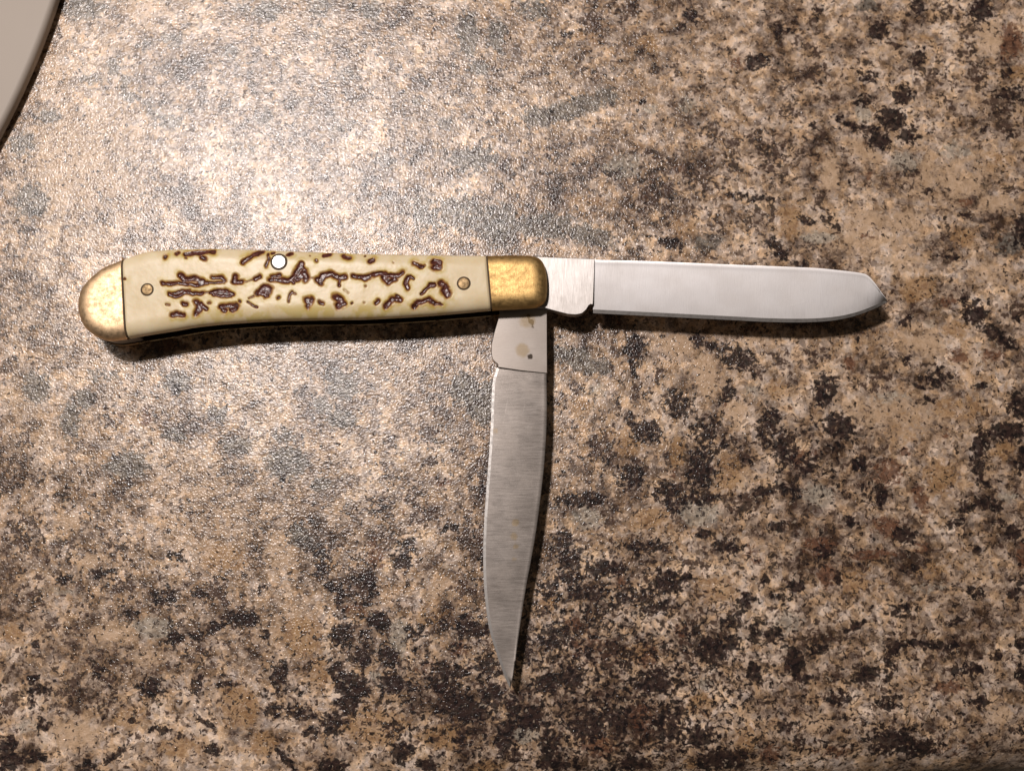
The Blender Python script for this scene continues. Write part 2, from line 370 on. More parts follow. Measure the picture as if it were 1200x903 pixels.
# blotches of the laminate print; wide faint dark ones also paint the lamp's falloff: (kind, x, y, rx, ry, angle in degrees, strength)
BL = """
G 100 10 25 14 0 .9|G 170 52 10 8 0 .7|G 200 45 14 8 0 .8|G 105 95 14 8 0 .7|G 132 78 10 8 45 .9|G 146 97 8 8 0 .9|G 150 115 12 7 45 .9|G 200 143 16 9 0 .9|G 57 135 12 9 0 .9
G 35 235 20 20 0 .9|G 25 170 16 14 0 .8|D 40 272 12 8 0 .8|L 105 195 38 38 0 .9|L 60 80 15 20 0 .8|L 160 10 18 24 0 .7|D 115 225 6 5 0 .8|G 270 60 10 10 0 .8|G 285 10 12 12 0 .6
G 280 175 20 12 0 .5|G 180 130 20 8 40 .7|D 185 265 12 8 0 .7|L 120 280 20 15 0 .7|D 75 220 5 8 0 .7|G 155 195 8 6 0 .6|L 130 50 16 10 0 .6|L 180 110 18 10 0 .6
G 312 15 16 12 0 1|D 322 36 4 5 0 1|G 375 10 14 10 0 .9|G 375 35 12 10 0 .6|G 435 12 14 12 0 .9|G 405 85 14 8 0 .6|G 490 118 8 6 0 .9|G 520 145 9 7 0 1|G 548 40 12 25 0 1
G 560 78 14 8 0 1.1|G 583 45 10 18 0 1|D 470 15 12 12 0 .9|D 450 50 12 8 0 .8|D 505 20 8 12 0 .9|G 553 185 30 14 0 1|G 540 250 40 20 0 .8|G 585 262 22 24 0 1.1|G 500 250 26 20 0 .7
D 580 158 7 4 0 .9|D 568 138 7 5 0 .9|G 448 185 12 10 0 .7|L 330 28 20 18 0 .7|L 560 8 14 8 0 .8|D 340 150 20 14 0 .6|G 400 150 20 12 0 .5|G 310 140 14 12 0 .6
G 625 12 20 12 0 .9|O 605 25 12 20 0 .7|K 667 42 8 5 0 .8|D 690 22 12 18 0 1|G 665 127 38 11 -14 1.25|G 632 137 20 12 0 1|G 710 113 15 10 0 .9|D 690 82 17 10 0 1|D 735 15 16 12 0 1
K 753 121 6 3 15 1.1|O 690 42 20 12 0 .8|O 760 50 16 14 0 .8|O 745 108 18 12 0 .6|D 765 83 10 6 0 1|K 798 35 5 4 0 1|K 810 20 10 8 0 .9|D 800 80 9 8 0 1|K 888 72 12 9 0 1.1|R 865 76 12 8 0 .9
D 850 60 14 6 0 1|D 820 82 6 4 0 1|W 805 125 12 12 0 .8|D 802 122 6 6 0 .9|W 765 130 12 8 0 .8|D 838 150 12 14 0 1|D 860 166 9 10 0 1|D 858 190 9 12 0 1|D 887 160 12 12 0 1
D 820 210 18 16 0 1.1|D 845 218 8 6 0 1|K 880 232 32 4 5 .9|D 890 255 20 14 0 1|W 730 195 26 16 0 .8|D 718 203 12 3 0 1|D 693 200 5 5 0 1|D 650 185 10 6 0 .9|D 768 180 10 6 0 1|D 770 230 22 36 0 .9
O 695 237 30 6 10 .9|O 800 265 16 15 0 .8|K 785 284 16 6 15 1|D 810 245 8 10 0 1|D 835 265 10 15 0 1|G 830 285 20 12 0 .8|D 745 290 14 16 0 1|G 640 265 40 15 0 1|G 690 276 30 11 15 1.1|R 795 200 12 8 0 .8|R 760 225 16 20 0 .6
K 960 12 6 5 0 1|D 955 23 9 3 0 1|G 1015 5 12 10 0 1|K 1028 34 9 11 10 1.3|K 1075 8 8 10 0 .9|D 1095 24 12 3 0 1|D 1110 15 15 14 0 1|K 1150 14 12 14 20 1.1|D 1140 42 10 20 0 1.1|D 1130 62 10 7 0 1
L 1160 46 16 20 0 1.1|R 1187 50 15 22 0 1.2|O 1190 85 13 10 0 1|D 1045 52 12 6 45 1.1|K 1076 69 10 10 0 1|D 1090 88 14 10 0 1.2|D 1100 80 8 10 0 1|K 1018 90 10 6 0 1.1|D 1015 75 8 7 0 1|K 1057 112 12 8 0 1.3
K 1045 140 16 14 40 1.15|K 1034 167 12 9 0 1.2|K 1064 160 10 10 0 1.1|K 1010 120 9 9 0 .75|K 985 141 7 5 30 1|K 998 150 10 5 30 1.1|K 1018 153 10 8 0 .9|W 1012 135 10 10 0 1|K 912 35 4 8 0 1|K 925 35 5 5 0 1
D 935 48 10 5 60 1|D 950 56 12 6 20 1.1|D 955 85 8 14 60 1.1|D 960 97 5 8 0 1.1|D 915 105 9 8 0 .9|D 925 130 12 12 0 1|K 952 146 5 4 0 1|K 1180 85 6 5 0 1|D 1145 85 12 16 0 1|D 1115 120 12 8 30 1.1
D 1110 97 9 7 0 1|D 1170 120 20 13 0 1.1|K 1185 110 15 9 0 .9|K 1153 153 6 4 0 1|D 1180 150 12 8 0 1.1|K 1185 158 5 4 0 1|L 972 205 11 20 0 1.2|L 1015 178 26 9 25 1|L 1085 200 12 20 0 .9|L 1125 218 30 12 15 1.1
L 1165 240 24 9 0 1|L 1075 165 10 18 0 .8|L 1010 258 30 16 0 .9|L 1065 258 22 14 0 1|W 1060 190 15 12 0 .9|D 1065 200 12 8 0 .9|D 1065 218 9 6 0 1|K 1089 222 5 5 0 .9|D 960 232 6 12 -20 1.1|K 947 257 10 5 20 1.1
K 970 254 8 8 0 1|K 980 267 4 9 -15 1|W 958 276 20 8 0 1|D 910 185 20 20 0 .9|D 918 200 9 14 0 1|R 1018 204 7 6 0 .9|O 925 255 14 26 0 1|D 905 245 6 30 0 1|K 910 290 9 14 -30 1|D 960 288 20 6 0 1
R 1020 278 14 4 10 .9|D 1108 272 5 13 10 1|K 1132 253 6 3 15 1.2|R 1128 238 12 5 0 .9|K 1195 268 9 16 0 1|D 1185 225 10 6 0 1|G 1185 285 14 14 0 .8|O 1130 277 16 12 0 1|L 1140 120 30 8 0 .6|O 1090 50 25 20 0 .5|L 1040 60 20 8 0 .8
W 1120 175 22 12 0 .7|O 1170 190 18 14 0 .7|L 1150 190 20 20 0 .5|L 930 70 20 12 0 .5|O 945 45 12 14 0 .6
K 1131 351 6 5 0 1.2|K 1143 368 15 13 25 1.1|K 1165 388 10 7 30 1|K 1177 398 12 6 25 1.1|O 1075 340 20 14 -20 1.2|R 1108 354 16 7 -10 .9|R 1125 415 14 10 10 1.1|O 1120 385 14 11 0 1.1|K 1060 377 9 5 -35 1.1
K 938 309 9 3 0 1|D 1010 308 6 4 0 1|K 1115 300 12 3 0 1|D 1190 365 14 9 0 1|K 1193 375 5 4 0 1|L 1085 403 26 12 0 1.1|L 1060 310 30 12 0 .8|L 1160 320 30 15 0 .8|K 1063 420 5 7 10 1|D 1085 426 14 2 0 1.2
K 1100 443 14 12 0 .8|K 1078 453 8 2 25 1|K 1090 470 8 3 30 1|D 1030 440 10 7 0 1.1|D 1022 455 18 6 0 1.1|R 995 424 8 8 0 1.2|K 966 458 12 20 5 1.15|K 984 500 19 15 15 1.15|K 903 495 9 16 0 1.1|K 918 525 14 18 0 1.1
K 945 545 14 12 0 .95|R 940 535 25 12 0 .9|K 915 575 22 8 10 .9|K 1010 545 9 9 0 1|D 1022 527 12 4 10 1|K 1033 580 8 15 0 1.1|R 1042 555 17 16 0 1.2|R 1078 585 8 16 -20 1.2|R 1058 530 8 6 0 1.1|O 1100 560 20 25 0 1
R 1108 508 4 7 0 1.1|K 1180 507 20 10 0 1.4|K 1150 520 9 16 0 1.3|K 1146 550 7 14 -10 1.1|K 1155 565 6 4 0 1|K 1193 475 12 13 -30 1.1|O 1175 528 14 8 0 1.2|K 1198 535 5 14 0 1|K 1151 454 6 4 0 1|K 1155 590 18 8 20 .9
K 1132 595 10 6 0 1|O 1130 480 45 15 0 .8|O 1160 445 20 10 0 .7|W 960 580 22 14 0 1|O 910 455 14 12 0 1|R 925 480 6 3 0 1|D 960 415 16 6 0 1|D 915 420 12 10 0 1|R 1165 415 14 8 0 1|L 1045 490 45 10 10 1|O 1060 500 30 25 0 .6
L 1040 420 30 12 0 .5|O 1030 385 30 10 0 .7|L 1150 560 20 14 0 .6|W 1180 580 16 10 0 .7|K 1025 575 20 12 0 .6|W 1040 465 30 8 0 .7|W 1090 380 14 6 0 .6
G 675 420 26 12 20 1.3|G 705 430 14 8 0 1|K 745 408 12 14 0 .95|K 742 432 4 12 0 1|D 658 470 12 9 0 1.1|D 680 455 12 6 0 1|K 755 505 17 13 10 1.15|K 796 475 15 15 0 1.05|K 787 460 5 5 0 1|K 867 420 18 14 0 1.1
K 850 412 8 10 0 .9|D 887 435 10 8 0 1.1|K 853 458 8 12 0 .9|K 815 398 8 10 0 1|K 835 405 10 8 0 .9|K 826 505 14 20 0 .85|K 822 545 14 26 0 1.1|K 737 557 13 15 -30 1.1|K 683 586 27 8 0 1.15|K 790 592 14 12 0 .9
K 822 582 22 8 0 1|K 778 575 14 10 0 1|K 724 469 4 4 0 1|O 680 478 14 9 0 1|O 712 510 12 8 0 1|O 680 500 12 8 0 .8|L 795 403 20 14 0 1.1|L 828 440 14 26 0 1.3|O 795 530 10 22 0 1|O 740 522 22 14 0 .9
O 852 555 15 26 0 1|L 862 480 18 14 0 1|R 850 470 5 18 0 .9|D 876 536 9 5 0 1.1|K 896 505 7 15 0 1|D 772 442 8 9 0 1.1|D 750 455 12 10 0 1|D 705 520 14 16 0 1.1|K 711 541 5 4 0 1|W 820 602 26 15 0 1.1
K 822 627 11 5 0 1|K 852 640 15 9 0 1.1|O 765 605 20 14 0 1|D 715 615 8 10 0 1.2|W 690 608 22 13 0 .9|K 660 632 11 11 0 1|K 760 640 25 10 0 .9|R 790 556 8 6 0 1|K 740 495 8 18 -30 .8|K 890 578 9 6 0 1|L 880 400 30 10 0 .6|W 880 460 16 12 0 .6
L 870 560 30 10 0 .7|K 845 520 8 12 0 .7|D 870 590 20 14 0 1|R 730 380 12 5 0 .8|R 870 385 20 6 0 .8|W 700 455 14 10 0 .7
G 567 470 17 24 0 1.4|G 543 455 14 18 0 1.1|G 400 450 20 18 0 1|G 400 490 18 10 0 1.2|G 378 475 12 10 0 1|G 335 540 24 18 0 1.2|G 330 508 14 8 0 1|G 355 540 10 6 0 .9|K 333 560 5 9 0 .9|G 375 565 14 8 0 1
D 460 518 5 9 0 1.2|D 510 505 17 14 0 1|D 508 540 12 6 0 1.1|D 565 552 8 16 0 1.2|D 487 578 10 9 0 1.1|D 455 555 12 12 0 .9|K 527 617 7 6 0 1.1|D 495 605 14 11 0 1.3|K 447 598 6 10 0 .8|D 445 592 22 12 0 1|D 425 598 9 3 0 1
D 455 635 14 10 0 1.2|R 515 565 16 8 0 .8|G 355 630 18 11 30 1.1|K 376 650 8 12 0 1.1|K 478 640 12 8 0 .8|K 565 575 4 8 0 1|L 320 490 16 10 0 .7|L 345 560 16 10 0 .7|L 310 600 12 14 0 .8|R 490 600 40 20 0 .5|D 560 620 16 10 0 .9
G 42 455 14 17 0 1.1|G 83 490 10 22 0 1|G 98 468 8 11 0 1.1|K 17 419 5 3 30 1|D 25 515 10 12 0 1|G 205 448 15 10 0 1.1|K 203 457 7 7 0 .9|R 170 490 6 14 10 1.3|R 142 488 5 6 0 1.1|D 130 492 11 9 0 1|G 150 545 24 14 0 1.1
K 135 535 5 4 0 1|D 65 582 15 6 0 1.1|G 277 520 16 10 0 1.2|G 255 485 12 8 0 1|G 205 510 12 8 0 .9|L 82 610 13 13 0 1|D 8 570 14 8 0 1|D 45 560 10 5 0 .9|D 190 548 10 5 0 .9|D 290 560 8 10 0 1|K 194 620 5 3 0 1|D 215 600 18 12 0 .9
D 140 635 16 18 0 1.1|D 30 630 26 16 0 1|D 75 640 18 14 0 1.1|L 240 575 24 12 0 .9|L 60 510 14 16 0 .6|O 100 580 30 8 0 .6|L 20 480 14 20 0 .6|G 120 440 20 10 0 .6|G 125 400 14 12 0 .7
D 30 615 20 10 0 .9|D 140 685 18 9 0 1|K 205 650 12 8 0 .8|K 78 678 10 6 0 .9|K 118 672 18 5 10 .9|D 45 700 16 8 0 1|D 60 730 14 8 0 1.1|K 42 755 5 5 0 1|K 155 720 10 8 0 1|K 188 702 18 8 0 .9|K 200 695 6 8 0 1
K 232 693 8 6 0 1.2|D 255 690 14 12 0 1.2|K 230 745 8 6 0 1.2|K 205 750 10 9 0 1|K 282 724 18 8 0 1.1|K 255 735 12 6 -30 1.1|D 205 735 10 10 0 1|K 115 785 8 9 0 1|K 178 805 15 12 -35 1.15|K 230 800 7 14 0 1|K 40 795 8 8 0 1
D 15 820 16 12 0 1.3|K 50 808 22 5 0 1|K 38 822 6 4 0 1|D 78 812 10 6 0 1.1|D 120 832 8 10 0 1|K 155 843 6 4 -40 1|K 190 853 12 5 10 1|K 240 847 12 4 40 1.1|K 265 802 16 4 -10 1|K 10 870 12 10 0 1.3|K 10 892 14 12 0 1.3
K 38 888 16 6 0 1|K 132 885 16 5 -40 1.1|K 248 880 9 7 0 1.2|K 100 900 12 6 -20 1.1|K 52 850 7 8 0 1|D 165 865 9 4 0 1|K 210 862 6 4 0 1|L 130 740 34 14 0 .9|L 110 655 20 9 0 1|L 85 860 32 18 0 1|O 260 655 25 18 0 1|O 15 745 16 14 0 1
O 150 840 22 14 0 1|O 280 825 24 26 0 1.1|O 210 875 30 12 0 1|L 175 770 18 12 0 .9|W 182 735 26 12 0 1|W 70 690 30 8 0 .6|D 90 800 12 8 0 1.2|D 130 800 14 10 0 1|W 35 850 18 10 0 .7|D 240 770 14 14 0 .8
K 377 668 8 10 0 1.2|K 388 685 6 7 0 1.1|K 399 697 5 11 10 1.1|D 362 640 12 10 0 1.1|K 435 675 7 15 0 1.25|K 437 695 6 8 0 1|K 472 656 13 12 0 1.05|R 415 715 18 9 20 1|K 425 705 10 6 0 .8|K 445 728 14 10 10 1.15|K 400 742 11 14 20 1.1
K 425 765 13 12 0 1.1|K 395 785 9 12 0 1.1|K 412 805 18 16 0 1.35|K 405 825 14 12 0 1.3|K 455 767 12 14 0 1.05|K 460 800 12 14 0 1.25|K 482 802 12 8 0 1|K 520 729 7 6 0 1.25|K 552 737 17 11 0 1.4|K 485 742 10 12 0 .8|K 520 795 18 20 0 1.1
K 545 828 26 13 15 1.4|K 575 815 14 18 0 1.1|K 572 780 14 14 0 1|K 540 785 14 8 0 1|K 592 865 10 22 20 1.1|K 540 862 8 14 0 1|K 390 845 14 14 0 1.05|K 325 790 10 18 0 1|K 320 832 10 9 0 1|K 352 835 18 9 10 .95|K 470 880 14 12 0 1
K 390 897 16 9 0 1.2|K 500 897 14 8 0 1.2|K 335 890 18 4 40 1.2|K 365 858 9 4 0 1|D 545 690 14 12 0 1.1|K 460 855 16 10 0 .8|K 310 740 6 6 0 1|K 307 690 8 5 -30 1|O 355 745 24 24 30 1.2|O 375 785 12 20 0 1.1|L 330 650 25 25 0 .9
L 520 690 26 14 0 .9|L 350 720 20 10 0 .9|W 468 745 12 22 0 1|O 440 850 40 20 0 1.2|O 520 862 30 16 0 1.1|K 567 652 5 14 0 .9|K 545 720 6 5 0 .8|R 440 650 14 20 0 .9|D 420 670 20 30 0 .7|O 505 720 24 14 0 .8|R 580 730 10 20 0 .8|R 540 760 14 8 0 1
O 310 870 16 16 0 1|K 330 810 30 6 0 .6|W 440 790 8 6 0 1|R 500 780 16 10 0 .8|O 570 900 16 12 0 .9
K 658 640 12 12 0 1|K 668 655 14 14 0 1.1|K 668 675 20 9 0 1|K 710 667 22 9 0 1.25|K 782 684 19 13 0 1.2|K 805 677 6 5 0 1.3|K 690 695 26 10 0 .95|K 742 700 30 8 -10 1|K 650 745 24 16 0 .95|K 640 690 14 12 0 .9|R 730 685 8 10 0 1.2
R 672 730 16 10 0 1.1|O 640 705 12 8 0 1.2|K 770 712 24 6 0 .9|K 823 626 12 5 0 1|K 875 704 9 9 0 1.1|K 860 727 15 9 -30 1.1|K 835 762 19 15 0 1.2|K 812 740 10 8 0 1|K 856 755 10 9 0 1.1|K 883 790 8 10 0 1.35|K 765 800 28 11 0 1.2
K 772 788 16 8 0 1|K 670 795 14 15 0 1.2|K 640 800 20 14 0 .9|K 625 842 16 14 0 1.2|K 645 870 14 20 0 1|K 690 852 22 18 0 1.15|K 720 838 20 12 0 1|K 785 850 22 22 0 1|K 822 862 20 14 0 1.1|K 742 897 22 9 0 1.3|K 650 895 20 10 0 1.2
K 852 892 28 14 0 1.3|K 602 885 10 12 0 1|R 700 875 22 14 0 1.2|O 702 870 18 8 0 1|R 750 840 20 20 0 1|O 750 765 22 12 0 1.1|O 820 825 18 14 0 1.2|O 872 870 16 22 0 1.1|O 812 897 10 8 0 1|L 622 790 12 12 0 .8|W 618 860 16 8 0 1|O 840 690 28 20 0 .9
R 690 760 30 20 0 .8|K 600 830 8 14 0 1|W 826 800 10 8 0 1|K 887 740 10 12 0 1|K 897 680 6 8 0 .8|D 815 660 28 4 5 1.2|R 760 770 12 16 0 .9|K 700 720 16 10 0 .8|K 730 770 12 14 0 .7|R 800 740 14 10 0 .8|K 615 760 10 20 0 .9|K 680 770 20 14 0 .7|O 790 640 20 12 0 .7|R 880 650 14 18 0 .7
K 910 618 10 6 0 1.1|K 998 612 6 7 0 1|R 962 640 20 11 0 1.2|K 965 645 12 8 0 .8|R 970 672 12 14 0 1.2|K 983 676 4 9 0 1.1|K 1060 628 12 9 0 1.5|R 1040 618 16 14 0 1.2|R 1020 650 30 6 0 1|O 1000 682 14 14 0 1.1|K 935 685 9 9 0 1|K 1188 624 8 9 30 1.4
K 1172 612 6 4 0 1.2|K 1147 645 4 5 0 1.1|K 1120 610 10 5 0 1|R 1197 655 7 18 0 1.2|K 1198 680 14 4 0 1.1|K 1057 716 15 10 0 .85|K 1187 695 8 7 0 1.1|K 1143 695 9 7 0 1|K 1085 754 26 6 0 1.05|K 1113 756 9 8 0 1.1|K 1118 726 18 3 -20 1.1|K 1000 736 16 4 -20 1.1
K 905 745 12 10 0 1|K 930 772 13 14 0 1.1|K 940 792 14 5 10 1.2|K 1015 790 15 10 0 1.1|K 1042 780 6 24 0 1|K 1048 758 8 8 0 1|K 1196 790 6 8 0 1.3|K 1196 760 7 12 0 .9|R 1110 805 20 10 0 1.1|K 1150 822 12 9 0 .9|K 985 815 12 9 0 1|K 1040 822 14 10 0 .95
K 1045 868 24 16 0 1.3|K 1080 880 24 14 0 1.1|K 920 850 10 8 0 .9|K 937 872 8 12 0 1|L 1172 838 18 12 0 1|L 960 845 22 12 0 .9|R 905 885 12 16 0 1.1|K 1140 785 14 7 0 1|K 1120 782 8 6 0 .9|K 1170 770 8 4 -30 1|R 1110 880 40 14 0 .7|R 980 885 30 10 0 .9|K 1195 855 8 8 0 .8
O 1120 650 30 20 0 .5|L 1180 620 14 8 0 .7|O 1090 670 20 10 0 .8|W 1090 690 25 10 0 .6|K 1070 665 10 6 0 .8|L 1000 780 10 12 0 .5|O 1060 800 30 14 0 .6|W 925 730 20 14 0 .8|K 920 700 14 5 0 .8|O 1180 700 12 10 0 .6|R 1080 640 14 8 0 .8|K 960 760 12 6 0 .8
K 735 830 170 100 0 .42|K 520 825 110 70 0 .34|K 680 700 90 50 0 .36|K 1000 860 160 40 0 .3|R 740 800 160 90 0 .30|R 1000 640 70 50 0 .3|D 720 780 180 120 0 .6|D 130 760 150 90 0 .25|D 960 760 180 120 0 .3|D 480 780 120 100 0 .3
L 1010 270 80 34 0 .75|L 1110 212 60 36 0 .75|L 1150 195 50 30 0 .6|L 830 430 50 50 0 .5|L 1050 490 80 34 10 .75|L 340 740 50 50 0 .6|L 100 190 90 80 0 .8|L 260 620 90 60 0 .6|L 60 500 70 50 0 .5|L 230 560 90 40 0 .5|L 110 740 110 40 0 .45|L 800 90 120 50 0 .4|L 1080 400 60 30 0 .6|L 1110 690 90 40 0 .4|L 470 440 60 50 0 .5|L 870 850 30 40 0 .5
O 1000 400 60 30 0 .5|O 1150 450 40 40 0 .5|O 760 620 60 30 0 .5|O 1010 680 60 30 0 .5|K 400 760 40 70 10 .3|K 1045 866 40 20 0 .6|K 850 520 70 70 0 .18|K 960 540 60 50 0 .25
R 203 405 20 9 0 1.1|K 300 390 60 8 0 .4|R 450 390 40 8 0 .6|D 500 400 40 6 0 .8
"""


def counter_fields(PX, PY):
    wx = PX + (fbm(PX, PY, 30, 3.1) - 0.5) * 10
    wy = PY + (fbm(PX, PY, 30, 51.7) - 0.5) * 10
    F = {k: np.zeros(PX.shape, np.float32) for k in 'KDGORLW'}
    items = []
    for t in BL.replace('\n', '|').split('|'):
        t = t.split()
        if t:
            items.append((t[0],) + tuple(map(float, t[1:])))
    rr = random.Random(5)
    for i in range(3200):                       # the print goes on outside the picture
        x = rr.uniform(-1250, 2450)
        y = rr.uniform(-1250, 1300)
        if -12 < x < 1212 and -12 < y < 915:
            continue
        k = rr.choice('KKDDGGOORLLW')
        items.append((k, x, y, rr.uniform(6, 24), rr.uniform(4, 15), rr.uniform(-40, 40), rr.uniform(0.8, 1.2)))
    xs = PX[0]
    ys_lo = PY.min(1)
    ys_hi = PY.max(1)
    for k, x, y, rx, ry, ang, s in items:
        R = 2.6 * max(rx, ry) + 16
        c0, c1 = np.searchsorted(xs, (x - R, x + R))
        rows = np.where((ys_hi > y - R) & (ys_lo < y + R))[0]
        if c1 <= c0 or len(rows) == 0:
            continue
        sl = (slice(rows[0], rows[-1] + 1), slice(c0, c1))
        a = math.radians(ang)
        dx, dy = wx[sl] - x, wy[sl] - y
        u = (dx * math.cos(a) + dy * math.sin(a)) / rx
        v = (-dx * math.sin(a) + dy * math.cos(a)) / ry
        r = np.sqrt(u * u + v * v)
        F[k][sl] = np.maximum(F[k][sl], s * 0.85 * (1 - sstep(0.35, 1.75, r)))
    return F


def build_counter():
    # rows along the front edge direction e1, columns away from it e2; the front edge rolls over and down
    pa, pb = W(300, 902)[:2], W(1200, 846)[:2]
    th = math.atan2(pb[1] - pa[1], pb[0] - pa[0])
    e1 = np.array([math.cos(th), math.sin(th)])
    e2 = np.array([-math.sin(th), math.cos(th)])
    org = W(600, 875)[:2]
    k = K
    s = np.concatenate([np.linspace(-0.40, -0.136, 90, endpoint=False), np.arange(-0.136, 0.136, 2.4 * k), np.linspace(0.136, 0.40, 90)])
    t = np.concatenate([np.linspace(0.40, 0.205, 60, endpoint=False), np.arange(0.205, -0.0001, -2.4 * k)])
    R = 0.0156
    arc = np.linspace(0, math.pi / 2, 26)[1:]
    rows = [(tt, 0.0, tt) for tt in t]
    t_last = t[-1]
    rows += [(t_last - R * math.sin(a), -R * (1 - math.cos(a)), t_last - R * a) for a in arc]
    tl = rows[-1]
    rows += [(tl[0], tl[1] - d, tl[2] - d) for d in np.linspace(0.001, 0.028, 14)]
    rows = np.array(rows)
    ns, nr = len(s), len(rows)
    Sg, Tg = np.meshgrid(s, rows[:, 0])
    _, Zg = np.meshgrid(s, rows[:, 1])
    _, Ug = np.meshgrid(s, rows[:, 2])
    X = org[0] + Sg * e1[0] + Tg * e2[0]
    Y = org[1] + Sg * e1[1] + Tg * e2[1]
    # pattern coordinates on the unrolled sheet, in photograph pixels
    PX, PY = to_px(org[0] + Sg * e1[0] + Ug * e2[0], org[1] + Sg * e1[1] + Ug * e2[1], 0.0)
    F = counter_fields_turned(PX, PY)
    co = np.stack([X, Y, Zg], -1).reshape(-1, 3)
    i = np.arange(nr - 1)[:, None] * ns + np.arange(ns - 1)[None, :]
    faces = np.stack([i, i + ns, i + ns + 1, i + 1], -1).reshape(-1, 4)
    me = bpy.data.meshes.new('countertop')
    me.vertices.add(len(co))
    me.vertices.foreach_set('co', co.ravel())
    me.loops.add(faces.size)
    me.loops.foreach_set('vertex_index', faces.ravel())
    me.polygons.add(len(faces))
    me.polygons.foreach_set('loop_start', np.arange(0, faces.size, 4))
    me.polygons.foreach_set('loop_total', np.full(len(faces), 4))
    me.update(calc_edges=True)
    me.polygons.foreach_set('use_smooth', [True] * len(faces))
    one = np.ones(X.size, np.float32)
    for nm, ks in (('blot_a', 'KDG'), ('blot_b', 'ORL'), ('blot_c', 'WWW')):
        at = me.attributes.new(nm, 'FLOAT_COLOR', 'POINT')
        at.data.foreach_set('color', np.stack([F[q].ravel() for q in ks] + [one], -1).ravel().astype(np.float32))
    me.materials.append(counter_material())
    o = bpy.data.objects.new('countertop', me)
    C.objects.link(o)
    tag(o, 'brown, beige and black granite-look laminate countertop under the open knife', None, None, 'structure')
    return o


def counter_fields_turned(PX, PY):
    # evaluate the blotches on a straight grid, then sample it
    gx = np.concatenate([np.arange(-1300, -30, 6.0), np.arange(-30, 1230, 2.0), np.arange(1230, 2600, 6.0)])
    gy = np.concatenate([np.arange(-1300, -30, 6.0), np.arange(-30, 1100, 2.0)])
    GX, GY = np.meshgrid(gx, gy)
    F = counter_fields(GX, GY)
    fx = np.interp(PX, gx, np.arange(len(gx)))
    fy = np.interp(PY, gy, np.arange(len(gy)))
    x0 = np.clip(fx.astype(int), 0, len(gx) - 2)
    y0 = np.clip(fy.astype(int), 0, len(gy) - 2)
    ax, ay = fx - x0, fy - y0
    out = {}
    for q, f in F.items():
        out[q] = (f[y0, x0] * (1 - ax) * (1 - ay) + f[y0, x0 + 1] * ax * (1 - ay)
                  + f[y0 + 1, x0] * (1 - ax) * ay + f[y0 + 1, x0 + 1] * ax * ay)
    return out


build_counter()

# ------------------------------------------------------------------ materials of the knife


def bone_material():
    n = NT('jigged_bone')
    P = n.pos_mm()
    a = n.attr('jig')          # pit, stain, -
    cloud = n.noise(P, 0.18, 3, 0.5)
    base = n.mix(n.ramp(cloud, 0.35, 0.65), (0.74, 0.60, 0.37), (0.80, 0.68, 0.46))
    yel = n.noise(P, 0.35, 2, 0.5)
    base = n.mix(n.math('MULTIPLY', a[1], n.ramp(yel, 0.38, 0.56, 0.1, 1.0)), base, (0.56, 0.42, 0.09))
    base = n.mix(n.ramp(a[1], 0.72, 0.95, 0.0, 0.55), base, (0.46, 0.27, 0.075))
    edge = n.ramp(a[0], 0.0, 0.40)
    col = n.mix(edge, base, (0.30, 0.125, 0.030))
    dk = n.mix(n.ramp(n.noise(P, 1.6, 3, 0.6), 0.4, 0.62), (0.045, 0.012, 0.007), (0.13, 0.038, 0.026))
    col = n.mix(n.ramp(a[0], 0.26, 0.66), col, dk)
    col = n.mix(n.ramp(a[0], 0.80, 1.0, 0.0, 0.6), col, (0.12, 0.036, 0.032))  # lighter purplish pit centres: the gloss inside is painted into the colour
    nor = n.bump(n.noise(P, 1.1, 3, 0.5), 0.5, 0.00004)
    n.set(Base_Color=col, Roughness=n.ramp(a[0], 0.2, 0.8, 0.36, 0.30), Normal=nor)
    n.b.inputs['Specular IOR Level'].default_value = 0.38
    n.b.inputs['Subsurface Weight'].default_value = 0.12
    n.b.inputs['Subsurface Radius'].default_value = (1.0, 0.6, 0.3)
    n.b.inputs['Subsurface Scale'].default_value = 0.0008
    return n.m


def brass_material(name, tarn, base=(0.66, 0.44, 0.18), rough=0.46):
    n = NT(name)
    P = n.pos_mm()
    c1 = n.noise(P, 0.22, 4, 0.65)
    c2 = n.noise(P, 0.9, 5, 0.7)
    col = n.mix(n.ramp(c1, 0.35, 0.65), base, tuple(v * 0.82 for v in base))
    col = n.mix(n.ramp(n.math('ADD', n.math('MULTIPLY', c2, 0.6), n.math('MULTIPLY', c1, 0.4)), 0.52, 0.66, 0.0, tarn), col, (0.30, 0.15, 0.07))
    scr = n.noise(n.stretch(P, (0.5, 6.0, 1.0)), 1.3, 3, 0.6)
    scr2 = n.noise(n.stretch(P, (4.0, 0.7, 1.0)), 1.1, 3, 0.6)
    nor = n.bump(n.math('ADD', scr, scr2), 0.5, 0.00003)
    nor = n.bump(c2, 0.35, 0.00010, nor)
    n.set(Base_Color=col, Metallic=1.0, Roughness=n.ramp(c2, 0.35, 0.65, rough - 0.04, rough + 0.16), Normal=nor)
    return n.m


